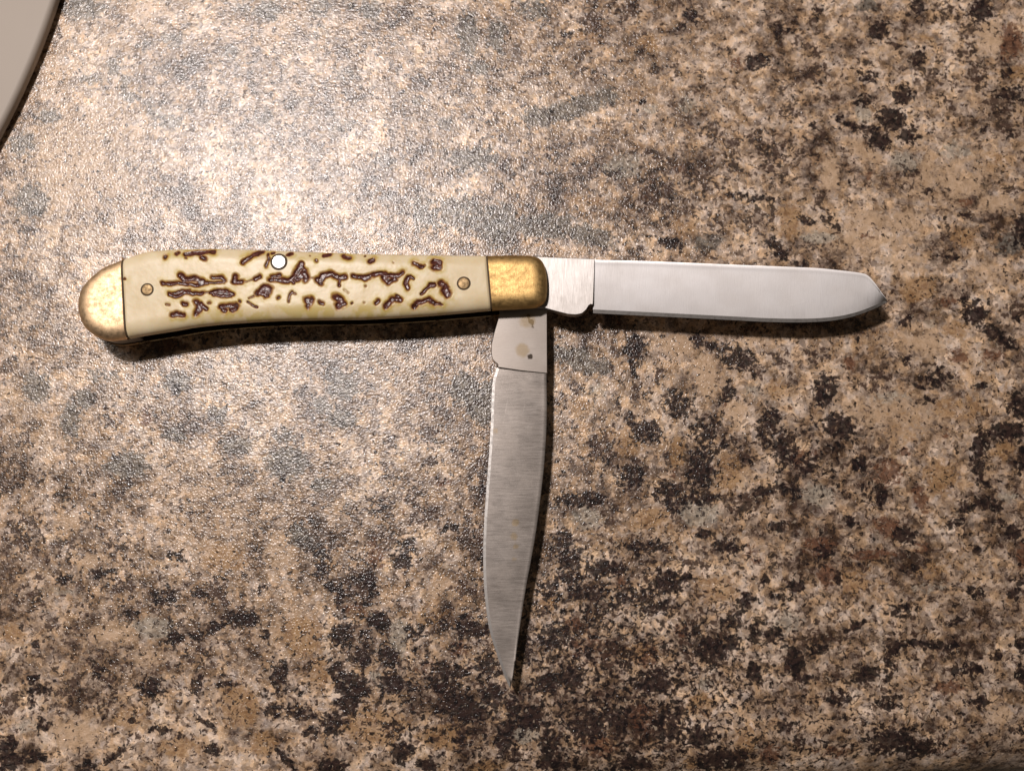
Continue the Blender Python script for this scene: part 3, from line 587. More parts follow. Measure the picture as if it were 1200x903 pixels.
def steel_material(name, along, base=(0.62, 0.59, 0.56), rough=0.36, aniso=0.75, spots=False):
    """satin ground steel: the grind scratches run across the blade; along = unit vector down its length"""
    n = NT(name)
    P = n.pos_mm()
    ax = (9.0, 0.35, 1.0) if along[0] else (0.35, 9.0, 1.0)
    s1 = n.noise(n.stretch(P, ax), 1.0, 4, 0.65)
    s2 = n.noise(n.stretch(P, tuple(v * 0.28 for v in ax)), 1.0, 2, 0.5)
    cl = n.noise(P, 0.12, 3, 0.55)
    col = n.mix(n.ramp(s1, 0.35, 0.65), base, tuple(v * 0.88 for v in base))
    col = n.mix(n.ramp(cl, 0.35, 0.7), col, n.mix(1.0, col, (0.93, 0.92, 0.91), 'MULTIPLY'))
    if spots:
        sp = n.noise(P, 0.42, 5, 0.7)
        a = n.attr('spot')
        col = n.mix(n.ramp(n.math('MULTIPLY_ADD', n.math('SUBTRACT', sp, 0.5), 1.6, a[0]), 0.45, 0.75, 0, 0.92), col, (0.05, 0.035, 0.025))
        col = n.mix(n.ramp(n.math('MULTIPLY_ADD', n.math('SUBTRACT', sp, 0.5), 1.2, a[1]), 0.35, 0.9, 0, 0.6), col, (0.40, 0.29, 0.15))
    rot = n.n('ShaderNodeVectorRotate', rotation_type='Z_AXIS')
    n.put(rot.inputs['Vector'], P)
    rot.inputs['Angle'].default_value = 0.5 if along[0] else 1.15
    sc1 = n.noise(n.stretch(rot.outputs[0], (0.10, 3.5, 1.0)), 1.0, 2, 0.4)
    rot2 = n.n('ShaderNodeVectorRotate', rotation_type='Z_AXIS')
    n.put(rot2.inputs['Vector'], P)
    rot2.inputs['Angle'].default_value = -0.25 if along[0] else 1.75
    sc2 = n.noise(n.stretch(rot2.outputs[0], (0.06, 4.5, 1.0)), 1.0, 2, 0.4)
    scr = n.math('MAXIMUM', n.ramp(sc1, 0.73, 0.79), n.ramp(sc2, 0.74, 0.80))
    smg = n.ramp(n.noise(P, 0.16, 4, 0.6), 0.42, 0.62)
    col = n.mix(n.math('MULTIPLY', scr, 0.12), col, tuple(min(1, v * 1.2) for v in base))
    col = n.mix(n.math('MULTIPLY', smg, 0.09), col, (0.30, 0.26, 0.22))
    nor = n.bump(n.math('ADD', s1, n.math('MULTIPLY', s2, 0.3)), 0.40, 0.00002)
    nor = n.bump(n.noise(P, 0.07, 2, 0.5), 0.5, 0.00007, nor)
    nor = n.bump(scr, 0.08, 0.00002, nor)
    tv = n.n('ShaderNodeCombineXYZ')
    for i in range(3):
        tv.inputs[i].default_value = along[i]
    vt = n.n('ShaderNodeVectorTransform', vector_type='VECTOR', convert_from='OBJECT', convert_to='WORLD')
    n.put(vt.inputs[0], tv.outputs[0])
    n.set(Base_Color=col, Metallic=1.0, Roughness=n.math('MULTIPLY_ADD', smg, 0.03, n.ramp(s1, 0.3, 0.7, rough - 0.05, rough + 0.04)), Anisotropic=aniso,
          Tangent=vt.outputs[0], Normal=nor)
    return n.m


def plain_metal(name, base, rough):
    n = NT(name)
    P = n.pos_mm()
    c = n.noise(P, 1.2, 4, 0.6)
    col = n.mix(n.ramp(c, 0.35, 0.7), base, tuple(v * 0.75 for v in base))
    n.set(Base_Color=col, Metallic=1.0, Roughness=n.ramp(c, 0.3, 0.7, rough, rough + 0.15), Normal=n.bump(c, 0.3, 0.00005))
    return n.m


M_bone = bone_material()
M_brass = brass_material('worn_brass', 0.28)
M_brass2 = brass_material('worn_brass_glare', 0.38, (0.82, 0.60, 0.37), 0.48)  # paler brass: the glare on the butt end is put into its colour
M_liner = plain_metal('shaded_brass_liner', (0.06, 0.04, 0.025), 0.5)  # near black: the shade around the liners is put into the colour
M_spring = plain_metal('spring_steel', (0.30, 0.28, 0.26), 0.4)
M_pin = plain_metal('dull_brass_pin', (0.34, 0.24, 0.13), 0.5)
M_npin = plain_metal('bright_nickel_pin', (0.93, 0.92, 0.88), 0.3)
M_spey = steel_material('satin_steel_spey', (1, 0, 0), (0.71, 0.69, 0.685), 0.46, 0.75)
M_spey_tang = steel_material('satin_steel_spey_tang', (1, 0, 0), (0.50, 0.475, 0.455), 0.50, 0.6)
M_clip = steel_material('satin_steel_clip', (0, 1, 0), (0.45, 0.405, 0.37), 0.31, 0.6, True)  # darker than the spey steel: its dimmer reflection is put into the colour
M_clip_tang = steel_material('satin_steel_clip_tang', (0, 1, 0), (0.60, 0.54, 0.49), 0.42, 0.6, True)
M_edge = plain_metal('honed_edge_steel', (0.46, 0.44, 0.42), 0.42)

# ------------------------------------------------------------------ knife
knife = bpy.data.objects.new('pocket_knife', None)
C.objects.link(knife)
knife.location = tuple(W(366, 340, 0))
knife.empty_display_size = 0.02
tag(knife, 'open two-blade pocket knife with cream jigged handle and brass bolsters', 'pocket knife')
KL = np.array(knife.location)


def kobj(name, verts, faces, mats, parent=None, **kw):
    v = np.array(verts, float) - KL
    o = mesh_obj(name, v, faces, mats, parent or knife, **kw)
    return o


ZREF = 0.0102
Z_BACK_TOP = 0.0034       # back cover 0 .. 4.6 mm
Z_L1 = 0.0038             # back liner top
Z_MID = 0.0059
Z_L2 = 0.0080             # front liner bottom
Z_L2T = 0.0085            # front liner top / front cover bottom
Z_SIDE = 0.0094           # where the cover starts to round over
DOME = 0.0021

TOP = [(132, 308), (141, 304.5), (150, 301.5), (160, 298), (173, 294.5), (190, 292.6), (205, 291.6), (260, 291), (320, 293), (400, 296), (480, 298), (540, 298.8), (570, 299), (600, 298.5), (622, 299)]
BOT = [(133, 398), (148, 395.8), (162, 393), (180, 390), (205, 386), (225, 382.5), (250, 379.5), (270, 377.8), (315, 375), (350, 374), (400, 373.3), (430, 372.8), (490, 369.6), (540, 365.6), (575, 362.5), (605, 361), (628, 359.5)]
LEND = [(133, 398), (125, 398), (117, 396), (109, 392), (98, 382), (92.3, 368), (90.8, 354), (94.5, 339), (101.5, 329), (113, 318.5), (123, 312), (132, 308)]
REND = [(622, 299), (631, 301.5), (637, 308), (640.5, 320), (641.5, 333), (641, 345), (638, 354), (628, 359.5)]
top_c = spline(TOP, 200)
bot_c = spline(BOT, 200)
lend = spline(LEND, 60)
rend = spline(REND, 40)
OUT = np.vstack([top_c[:-1], rend[:-1], bot_c[::-1][:-1], lend[:-1]])     # closed outline in pixels


def fxy(px, py, z):
    x, y = plane_xy(px, py, ZREF)
    return np.stack([x, y, z + 0 * px], -1)


def dome(px, py, scale=1.0):
    d = dist_poly(px, py, OUT) * K * 1000 * (H - ZREF) / H      # mm from the outline
    r = 3.7
    q = np.clip(d / r, 0, 1)
    h = np.sqrt(np.clip(1 - (1 - q) ** 2.6, 0, 1))
    return Z_SIDE + DOME * h * scale


PITS = [
    ([(195.6, 302.2)], 3.6, 1), ([(208, 299), (210, 297.5)], 3.8, .7), ([(219.7, 304)], 2.2, .6),
    ([(219, 298.9), (231, 297.4), (246, 296), (251, 296)], 3.4, 1), ([(239, 303), (241, 304.5)], 4, .9),
    ([(286.5, 309.2), (295.5, 302.5), (307.5, 296.2)], 3.5, 1), ([(316, 299.5), (317, 305), (313, 313)], 2.8, .8), ([(321, 297.5)], 2.6, .9),
    ([(339, 299.5), (342, 298)], 3, .8), ([(354, 310), (346.5, 323.5), (339, 331), (333, 329.5), (318, 329.5)], 4, .95),
    ([(354, 314.5), (358.5, 317.5)], 3.4, .9), ([(349, 328), (357, 320), (360, 328)], 5.6, .9), ([(321, 325), (330, 324)], 3, 1), ([(345, 333), (340, 329)], 3, .8),
    ([(192.7, 334), (211.5, 332.8), (229.5, 335.5), (244.5, 333)], 3.0, 1), ([(213, 323.5), (217.5, 328), (229.5, 328), (240, 331.7)], 4.0, 1),
    ([(246, 333), (264, 333)], 2.0, .9), ([(251.5, 327), (261, 325.7), (265, 330)], 3.4, 1),
    ([(278, 324.5), (276, 331.7), (285, 332.5)], 3.8, 1), ([(288, 332.5), (300, 329)], 1.2, .6), ([(300.5, 328), (306, 325)], 3.8, .9),
    ([(201, 345.2), (207, 348), (219, 344.5), (239, 344.7)], 3.0, 1), ([(203, 344), (225, 341.8)], 2.0, .8), ([(239, 344.7), (247, 344.7)], 1.2, .6),
    ([(248, 345), (256, 342), (266, 341.5), (276, 345.5)], 2.4, 1), ([(251, 347), (261, 349), (273, 347.3)], 2.4, 1), ([(253, 345), (270, 345)], 2.6, .7),
    ([(197, 358), (201, 358.5)], 2, .45), ([(216, 357), (220, 357)], 3.6, .8), ([(232.5, 355.5), (237, 360), (232.5, 367)], 5, 1),
    ([(238, 357), (244.5, 363)], 3.4, .9), ([(247.5, 355.7)], 2.6, .6), ([(204, 370), (210, 368.8), (217, 370)], 3.6, 1),
    ([(261, 361.5), (270, 359.5), (279, 359.5), (273, 364)], 4, 1), ([(263, 364.5), (266, 366)], 3, 1), ([(282.7, 353.8)], 2.6, .8),
    ([(304.5, 344.5), (312, 338.5), (318, 340), (312, 347)], 4.4, 1), ([(303, 344), (314, 347)], 4, .9),
    ([(292.5, 355), (297, 358), (303, 360)], 2, .7), ([(294, 350.5), (300, 347.5)], 1.6, .6),
    ([(327, 349.7)], 3, .8), ([(344.5, 343.5), (342, 347), (339, 353.5)], 2.2, .6), ([(344, 345), (348, 346)], 2, .6),
    ([(364.7, 300)], 2, .4), ([(380, 300.5), (387, 299.5)], 3.4, .9), ([(371.5, 307.7)], 3, .8), ([(404, 300.5), (409.5, 303.5)], 3.4, 1),
    ([(428.5, 300)], 2, .6), ([(434.5, 308.5), (438, 306.5)], 3.2, 1), ([(462, 308.5)], 1.6, .4), ([(486, 310.2), (496, 313.7)], 3, 1), ([(498, 313)], 2.4, .6),
    ([(508, 308.5), (515, 309.5), (515, 314), (509, 314)], 4.6, 1), ([(364, 328), (371.5, 328)], 1.2, .6),
    ([(373, 329), (377, 333.5)], 3.8, 1), ([(377, 330), (380, 323.5), (389.5, 321.5), (397, 326), (404.5, 326.5)], 4.3, 1), ([(400, 330), (398.5, 337)], 2.4, .7), ([(404, 341), (409, 345)], 1.5, .3),
    ([(415, 325.7), (430, 327.5), (437, 324), (447, 322.5), (460, 325), (466, 324), (472, 321)], 3.4, 1), ([(451, 327), (457, 332), (463, 329)], 4.6, 1), ([(444, 323), (452, 322)], 3.4, 1),
    ([(479.5, 327), (476.5, 334), (479, 339.5)], 3.3, 1), ([(482, 325.5), (485, 328)], 2.4, .9), ([(428.5, 336)], 2.2, .45),
    ([(494.5, 345), (500, 341), (503.5, 336), (509.5, 335.5)], 2.6, .85), ([(517.5, 334.5), (522, 337), (525, 346)], 5.2, 1), ([(519, 342), (524, 348)], 3.8, 1),
    ([(361, 353.5), (366, 353), (362, 360)], 4.6, 1), ([(376, 355), (380, 356)], 3.2, .75), ([(395, 350), (401, 353), (403, 357), (398, 359)], 5, 1),
    ([(413.5, 356.5)], 2.2, .7), ([(427.7, 355.7)], 2.0, .35), ([(441.5, 356.5), (444.5, 354)], 3.2, .9),
    ([(453.5, 359.5), (459, 355), (462, 351), (470, 352)], 4.3, 1), ([(466, 347.5), (470, 350)], 2.4, .8),
    ([(485.5, 359.3), (490, 355.5), (495, 355)], 3.8, 1), ([(495, 355), (503.5, 352), (509.5, 356)], 3.5, 1), ([(509.5, 356), (518, 358.5)], 2.4, .8),
    ([(148.4, 328.5)], 2.4, .6),
]


def pit_fields(px, py):
    jx = px + (fbm(px, py, 8, 4.4, 3) - 0.5) * 3.8
    jy = py + (fbm(px, py, 8, 44.4, 3) - 0.5) * 3.8
    pit = np.zeros(px.shape)
    stain = np.zeros(px.shape)
    for pts, r, s in PITS:
        d = dist_poly(jx, jy, pts if len(pts) > 1 else pts * 2, closed=False)
        pit = np.maximum(pit, s * (1 - sstep(r * 0.15, r * 1.32, d)))
        stain = np.maximum(stain, s * 0.95 * (1 - sstep(r * 0.9, r + 8.0, d)))
    pit = np.clip(pit * (0.42 + 1.05 * fbm(px, py, 7, 61.0, 3)), 0, 1)
    low = sstep(0.62, 0.9, (py - curve_y(top_c, px)) / (curve_y(bot_c, px) - curve_y(top_c, px)))
    low = low * sstep(195, 250, px) * (1 - sstep(500, 550, px)) * (0.35 + 0.5 * fbm(px, py, 30, 6.0, 2))
    return pit, np.maximum(stain, np.minimum(low, 0.7))


def grid_faces(nu, nv):
    i = np.arange(nu - 1)[:, None] * nv + np.arange(nv - 1)[None, :]
    return np.stack([i, i + 1, i + nv + 1, i + nv], -1).reshape(-1, 4)


def curve_y(c, x):
    return np.interp(x, c[:, 0], c[:, 1])


JL = ((144.0, 301.3), (149.0, 397.0))       # left joint line top, bottom
JR = ((570.5, 299.0), (576.0, 362.4))       # right joint line


def build_cover():
    nu, nv = 700, 130
    u = np.linspace(0, 1, nu)
    # cosine spacing across so the rounded edge is well formed
    v = 0.5 - 0.5 * np.cos(np.linspace(0, math.pi, nv))
    v = 0.6 * v + 0.4 * np.linspace(0, 1, nv)
    g = 1.0
    xt = np.interp(u, [0, 1], [JL[0][0] + g, JR[0][0] - g])
    xb = np.interp(u, [0, 1], [JL[1][0] + g, JR[1][0] - g])
    yt, yb = curve_y(top_c, xt), curve_y(bot_c, xb)
    PX = xt[:, None] * (1 - v) + xb[:, None] * v
    PY = yt[:, None] * (1 - v) + yb[:, None] * v
    pit, stain = pit_fields(PX, PY)
    z = dome(PX, PY) - 0.00036 * pit * (0.75 + 0.5 * fbm(PX, PY, 5, 77.0, 2)) + 0.00010 * (fbm(PX, PY, 22, 2.0) - 0.5)
    # soften the two ends a little
    ue = np.minimum(u, 1 - u)[:, None] * 425
    z -= 0.00022 * (1 - sstep(0, 2.2, ue)) * np.ones_like(z)
    co = fxy(PX, PY, z)
    # side skirt
    up = co[:, :1].copy()
    up[..., 2] = Z_L2T
    dn = co[:, -1:].copy()
    dn[..., 2] = Z_L2T
    co = np.concatenate([up, co, dn], 1)
    pit = np.pad(pit, ((0, 0), (1, 1)))
    stain = np.pad(stain, ((0, 0), (1, 1)))
    nv2 = nv + 2
    end0 = co[:1].copy()
    end0[..., 2] = Z_L2T
    end1 = co[-1:].copy()
    end1[..., 2] = Z_L2T
    co = np.concatenate([end0, co, end1], 0)
    pit = np.pad(pit, ((1, 1), (0, 0)))
    stain = np.pad(stain, ((1, 1), (0, 0)))
    o = kobj('handle_cover', co.reshape(-1, 3), grid_faces(nu + 2, nv2), M_bone)
    at = o.data.attributes.new('jig', 'FLOAT_COLOR', 'POINT')
    z0 = np.zeros(pit.size)
    at.data.foreach_set('color', np.stack([pit.ravel(), stain.ravel(), z0, z0 + 1], -1).ravel().astype(np.float32))
    tag(o, 'cream jigged cover with dark brown carved pits')
    return o


build_cover()


def build_bolster(name, joint, end_curve, mat, gap, label):
    """joint line to rounded end; end_curve runs from the joint's top corner round to its bottom corner"""
    nu, nv = 60, 90
    ec = resample(end_curve, nv)
    jt = np.linspace(0, 1, nv)[:, None]
    jl = np.array(joint[0]) * (1 - jt) + np.array(joint[1]) * jt
    jl[:, 0] += gap
    w_ = (0.5 - 0.5 * np.cos(np.linspace(0, math.pi, nu)))[:, None, None]
    G = jl[None] * (1 - w_) + ec[None] * w_
    PX, PY = G[..., 0], G[..., 1]
    z = dome(PX, PY)
    z[0] -= 0.00012
    co = fxy(PX, PY, z)
    a = co[:1].copy()
    a[..., 2] = Z_L2T
    b = co[-1:].copy()
    b[..., 2] = Z_L2T
    co = np.concatenate([a, co, b], 0)
    o = kobj(name, co.reshape(-1, 3), grid_faces(nu + 2, nv), mat)
    tag(o, label)
    return o


def part_of(c, x0, x1):
    m = (c[:, 0] >= min(x0, x1)) & (c[:, 0] <= max(x0, x1))
    return c[m]


left_curve = np.vstack([[[JL[0][0] - 0.9, curve_y(top_c, JL[0][0])]], part_of(top_c, 133.5, 142.5)[::-1], lend[::-1],
                        part_of(bot_c, 134.5, 147.5), [[JL[1][0] - 0.9, curve_y(bot_c, JL[1][0])]]])
right_curve = np.vstack([[[JR[0][0] + 0.9, curve_y(top_c, JR[0][0])]], part_of(top_c, 572, 621), rend,
                         part_of(bot_c, 578, 627)[::-1], [[JR[1][0] + 0.9, curve_y(bot_c, JR[1][0])]]])
build_bolster('bolster', JL, left_curve, M_brass2, -0.9, 'rounded brass bolster at the butt end, scuffed')
build_bolster('bolster', JR, right_curve, M_brass, 0.9, 'darker tarnished brass bolster at the blade end')


def prism(name, outline_px, z0, z1, mat, inset=0.0, parent=None, zref=ZREF, bevel=0.0):
    P = np.array(outline_px, float)
    c = P.mean(0)
    if inset:
        nrm = np.roll(P, -1, 0) - np.roll(P, 1, 0)
        nrm = np.stack([nrm[:, 1], -nrm[:, 0]], 1) / (np.linalg.norm(nrm, axis=1)[:, None] + 1e-9)
        sgn = np.sign(((P - c) * nrm).sum())
        P = P - sgn * nrm * inset
    xy = np.stack(plane_xy(P[:, 0], P[:, 1], zref), 1)
    n = len(P)
    v = [(x, y, z0) for x, y in xy] + [(x, y, z1) for x, y in xy]
    fc = [(i, (i + 1) % n, n + (i + 1) % n, n + i) for i in range(n)] + [tuple(range(n - 1, -1, -1)), tuple(range(n, 2 * n))]
    o = kobj(name, v, fc, mat, parent, smooth=False)
    return o


outl = resample(np.vstack([OUT, OUT[:1]]), 260)[:-1]
prism('liner', outl, Z_L2, Z_L2T - 0.00002, M_liner, 0.6)
prism('liner', outl, Z_BACK_TOP + 0.00002, Z_L1, M_liner, 0.6)
# back springs: along the top edge only (the blade channel is open on the lower side)
bt = part_of(top_c, 140, 612)
bb = bt.copy()
bb[:, 1] += 22
spring_out = resample(np.vstack([bt, bb[::-1]]), 160)
prism('back_spring', spring_out, Z_L1 + 0.00004, Z_MID - 0.00005, M_spring, 0.8)
prism('back_spring', spring_out, Z_MID + 0.00005, Z_L2 - 0.00004, M_spring, 0.8)
# butt end spacer behind the left bolster
prism('spacer', resample(np.vstack([lend, part_of(top_c, 133, 170), part_of(bot_c, 134, 160)[::-1], lend[:1]]), 80)[:-1],
      Z_L1 + 0.00004, Z_L2 - 0.00004, M_spring, 1.2)


def back_dome(px, py):
    d = dist_poly(px, py, OUT) * K * 1000
    q = np.clip(d / 4.6, 0, 1)
    h = np.sqrt(np.clip(1 - (1 - q) ** 2.3, 0, 1))
    return 0.0026 * (1 - h)


def build_back(name, jt, jb, x0, x1, mat, label=None, curve=None, gap=0):
    if curve is None:
        nu, nv = 120, 30
        u = np.linspace(0, 1, nu)[:, None]
        v = (0.5 - 0.5 * np.cos(np.linspace(0, math.pi, nv)))[None, :]
        xt = jt + (x0 - jt) * u
        xb = jb + (x1 - jb) * u
        yt = curve_y(top_c, xt)
        yb = curve_y(bot_c, xb)
        PX = xt * (1 - v) + xb * v
        PY = yt * (1 - v) + yb * v
        co = fxy(PX, PY, back_dome(PX, PY))
        a, b = co[:, :1].copy(), co[:, -1:].copy()
        a[..., 2] = b[..., 2] = Z_BACK_TOP
        co = np.concatenate([a, co, b], 1)
        fcs = grid_faces(nu, nv + 2)
    else:
        nu, nv = 30, 50
        ec = resample(curve[1], nv)
        t = np.linspace(0, 1, nv)[:, None]
        jl = np.array(curve[0][0]) * (1 - t) + np.array(curve[0][1]) * t
        jl[:, 0] += gap
        w_ = (0.5 - 0.5 * np.cos(np.linspace(0, math.pi, nu)))[:, None, None]
        G = jl[None] * (1 - w_) + ec[None] * w_
        co = fxy(G[..., 0], G[..., 1], back_dome(G[..., 0], G[..., 1]))
        b = co[-1:].copy()
        b[..., 2] = Z_BACK_TOP
        co = np.concatenate([co, b], 0)
        fcs = grid_faces(nu + 1, nv)
    return kobj(name, co.reshape(-1, 3), fcs, mat)


def plain_bone():
    n = NT('back_bone')
    P = n.pos_mm()
    c = n.noise(P, 0.5, 4, 0.6)
    n.set(Base_Color=n.mix(n.ramp(c, 0.52, 0.62), (0.66, 0.55, 0.34), (0.10, 0.04, 0.02)), Roughness=0.35)
    return n.m


build_back('back_cover', JL[0][0] + 1, JL[1][0] + 1, JR[0][0] - 1, JR[1][0] - 1, plain_bone())
build_back('back_bolster', 0, 0, 0, 0, M_brass2, curve=(JL, left_curve), gap=-0.9)
build_back('back_bolster', 0, 0, 0, 0, M_brass, curve=(JR, right_curve), gap=0.9)


def pin(px, py, r_px, mat, label, domeh=0.00007, flat=False):
    zt = float(dome(np.array([px]), np.array([py]))[0])
    # surface normal of the dome so that the pin head sits flush
    e = 3.0
    zx = (float(dome(np.array([px + e]), np.array([py]))[0]) - float(dome(np.array([px - e]), np.array([py]))[0])) / (2 * e * K)
    zy = -(float(dome(np.array([px]), np.array([py + e]))[0]) - float(dome(np.array([px]), np.array([py - e]))[0])) / (2 * e * K)
    if flat:
        zx = zy = 0.0
        zt += 0.0001
    c = fxy(np.array([px]), np.array([py]), np.array([zt]))[0]
    r = r_px * K * (H - ZREF) / H
    rings, seg = 7, 40
    v = [(c[0], c[1], zt + domeh + 0.00004)]
    fr = []
    for k in range(1, rings + 1):
        q = k / rings
        h = domeh * (1 - q ** 2.6) + 0.00004
        for s in range(seg):
            a = 2 * math.pi * s / seg
            x, y = r * q * math.cos(a), r * q * math.sin(a)
            v.append((c[0] + x, c[1] + y, zt + h + zx * x + zy * y))
    for s in range(seg):
        a = 2 * math.pi * s / seg
        x, y = r * math.cos(a), r * math.sin(a)
        v.append((c[0] + x, c[1] + y, zt - 0.0012))
    for s in range(seg):
        fr.append((0, 1 + s, 1 + (s + 1) % seg))
    for k in range(rings):
        for s in range(seg):
            a0 = 1 + k * seg + s
            a1 = 1 + k * seg + (s + 1) % seg
            fr.append((a0, a0 + seg, a1 + seg, a1))
    o = kobj('pin', v, fr, mat)
    tag(o, label)
    # dark seam round the head
    n_ = 40
    v2 = []
    f2 = []
    for s in range(n_):
        a = 2 * math.pi * s / n_
        for rr, hh in ((1.0, 0.00002), (1.16, 0.00007), (1.24, -0.00015)):
            x, y = r * rr * math.cos(a), r * rr * math.sin(a)
            v2.append((c[0] + x, c[1] + y, zt + hh + zx * x + zy * y))
    for s in range(n_):
        a0, b0 = s * 3, ((s + 1) % n_) * 3
        f2 += [(a0, a0 + 1, b0 + 1, b0), (a0 + 1, a0 + 2, b0 + 2, b0 + 1)]
    kobj('seam', v2, f2, M_dark_seam, o).matrix_parent_inverse = Matrix.Identity(4)


gr = NT('dark_seam')  # dark tone of the joint lines and pin rims
gr.set(Base_Color=(0.09, 0.055, 0.025), Roughness=0.7)
M_dark_seam = gr.m


def joint_seam(J, parent_name):
    m = 60
    t = np.linspace(0.004, 0.996, m)
    V, F = [], []
    for off, dz in ((-1.25, -0.0002), (-0.8, 0.00002), (0.8, 0.00002), (1.25, -0.0002)):
        x = J[0][0] * (1 - t) + J[1][0] * t
        y0, y1 = curve_y(top_c, J[0][0]), curve_y(bot_c, J[1][0])
        y = y0 * (1 - t) + y1 * t
        V.append(fxy(x + off, y, dome(x, y) + dz))
    V = np.vstack(V)
    for a in range(3):
        for i in range(m - 1):
            F.append((a * m + i, a * m + i + 1, (a + 1) * m + i + 1, (a + 1) * m + i))
    kobj('joint_line', V, F, M_dark_seam)


joint_seam(JL, 'left')
joint_seam(JR, 'right')
pin(174.8, 340.8, 6.6, M_pin, 'brass pin near the butt bolster')
pin(543.8, 333.6, 7.0, M_pin, 'brass pin near the blade bolster')
pin(328.3, 308.6, 8.3, M_npin, 'bright silvery pin at the middle of the handle', 0.00006, True)

# ------------------------------------------------------------------ blades


def zf(px, py, zref):
    return plane_xy(px, py, zref)


def build_blade(name, spine, edge, zc, thick, mat, bevel_px, tang_outline, tang_mat, label, spots=None, tip_thin=0.55, tang_proud=0.00028, grind=0.78, blunt=0.0):
    """spine and edge: pixel curves from tang to tip. Ground section: thick at the spine, thin at the edge."""
    n = 150
    sp = spline(spine, n)
    ed = spline(edge, n)
    t = np.linspace(0, 1, n)
    zr = zc + thick / 2
    # bevel inner line
    d = ed - sp
    wd = np.linalg.norm(d, axis=1)
    bw = np.minimum(bevel_px, wd * 0.6)
    fr = 1 - bw / np.maximum(wd, 1e-6)
    fr = np.where(wd < 0.5, 0.5, fr)
    nv = 16
    vs = np.linspace(0, 1, nv)
    th = thick * (1 - (1 - tip_thin) * t ** 2.0)
    rows_t = []
    for k, v in enumerate(vs):
        p = sp + d * (fr * v)[:, None]
        half = th / 2 * (1 - grind * (v ** 0.9) * (0.9 + 0.1 * v))
        # eased spine corner
        if k == 0:
            half = half - 0.00001
        rows_t.append((p, half))
    # small rounding at the spine: an extra row just inside
    p = sp + d * (np.minimum(0.9 / np.maximum(wd, 1), 0.05))[:, None]
    rows_t.insert(1, (p, th / 2))
    verts = []
    nr = len(rows_t)
    for p, half in rows_t:
        x, y = zf(p[:, 0], p[:, 1], zr)
        verts.append(np.stack([x, y, zc + half], 1))
    for p, half in rows_t:
        x, y = zf(p[:, 0], p[:, 1], zr)
        verts.append(np.stack([x, y, zc - half], 1))
    V = np.stack(verts, 0)     # (2*nr, n, 3)
    idx = np.arange(2 * nr * n).reshape(2 * nr, n)
    F = []
    for r in range(nr - 1):
        for i in range(n - 1):
            F.append((idx[r, i], idx[r, i + 1], idx[r + 1, i + 1], idx[r + 1, i]))
            a = nr + r
            F.append((idx[a, i], idx[a + 1, i], idx[a + 1, i + 1], idx[a, i + 1]))
    for i in range(n - 1):
        F.append((idx[0, i], idx[nr, i], idx[nr, i + 1], idx[0, i + 1]))
    bl = kobj(name, V.reshape(-1, 3), F, mat)
    md = bl.modifiers.new('split', 'EDGE_SPLIT')
    md.split_angle = math.radians(40)
    tag(bl, label)
    # cutting edge: honed bevel
    p, half = rows_t[-1]
    x, y = zf(p[:, 0], p[:, 1], zr)
    xe, ye = zf(ed[:, 0], ed[:, 1], zr)
    A = np.stack([x, y, zc + half], 1)
    E = np.stack([xe, ye, zc + half * blunt + 0 * xe], 1)
    E2 = np.stack([xe, ye, zc - half * blunt - 0.00001 + 0 * xe], 1)
    B = np.stack([x, y, zc - half], 1)
    V2 = np.vstack([A, E, E2, B])
    F2 = []
    for i in range(n - 1):
        F2.append((i, i + 1, n + i + 1, n + i))
        F2.append((n + i, n + i + 1, 2 * n + i + 1, 2 * n + i))
        F2.append((2 * n + i, 2 * n + i + 1, 3 * n + i + 1, 3 * n + i))
    kobj('cutting_edge', V2, F2, M_edge, bl, smooth=False)
    # tang
    tg = np.array(tang_outline, float)
    tg = resample(np.vstack([tg, tg[:1]]), 120)[:-1]
    N = len(tg)
    c = tg.mean(0)
    z1 = thick / 2 + tang_proud
    nrm = np.roll(tg, -1, 0) - np.roll(tg, 1, 0)
    nrm = np.stack([nrm[:, 1], -nrm[:, 0]], 1) / (np.linalg.norm(nrm, axis=1)[:, None] + 1e-9)
    if ((tg - c) * nrm).sum() < 0:
        nrm = -nrm
    layers = [(0.0, -z1), (0.0, z1 - 0.00012), (0.6, z1)]
    V3 = []
    for ins, z in layers:
        q = tg - nrm * ins
        x, y = zf(q[:, 0], q[:, 1], zr)
        V3.append(np.stack([x, y, zc + z + 0 * x], 1))
    V3 = np.vstack(V3)
    F3 = [tuple(range(N - 1, -1, -1))]
    for L in range(2):
        for i in range(N):
            j = (i + 1) % N
            F3.append((L * N + i, L * N + j, (L + 1) * N + j, (L + 1) * N + i))
    # top as a gridded fill so that stains can be placed on it
    tx, ty = zf(tg[:, 0] - nrm[:, 0] * 0.6, tg[:, 1] - nrm[:, 1] * 0.6, zr)
    F3.append(tuple(range(2 * N, 3 * N)))
    tang = kobj('tang', V3, F3, tang_mat, bl, smooth=False)
    if spots:
        bm = bmesh.new()
        bm.from_mesh(tang.data)
        bm.faces.ensure_lookup_table()
        top = [f for f in bm.faces if len(f.verts) > 20 and f.normal.z > 0.5]
        res = bmesh.ops.triangulate(bm, faces=top)
        for _ in range(4):
            tops = set(f for f in bm.faces if f.normal.z > 0.95)
            es = list({e for f in tops for e in f.edges if e.calc_length() > 0.0006})
            if not es:
                break
            bmesh.ops.subdivide_edges(bm, edges=es, cuts=1)
            bmesh.ops.triangulate(bm, faces=[f for f in bm.faces if len(f.verts) > 4])
        bm.to_mesh(tang.data)
        bm.free()
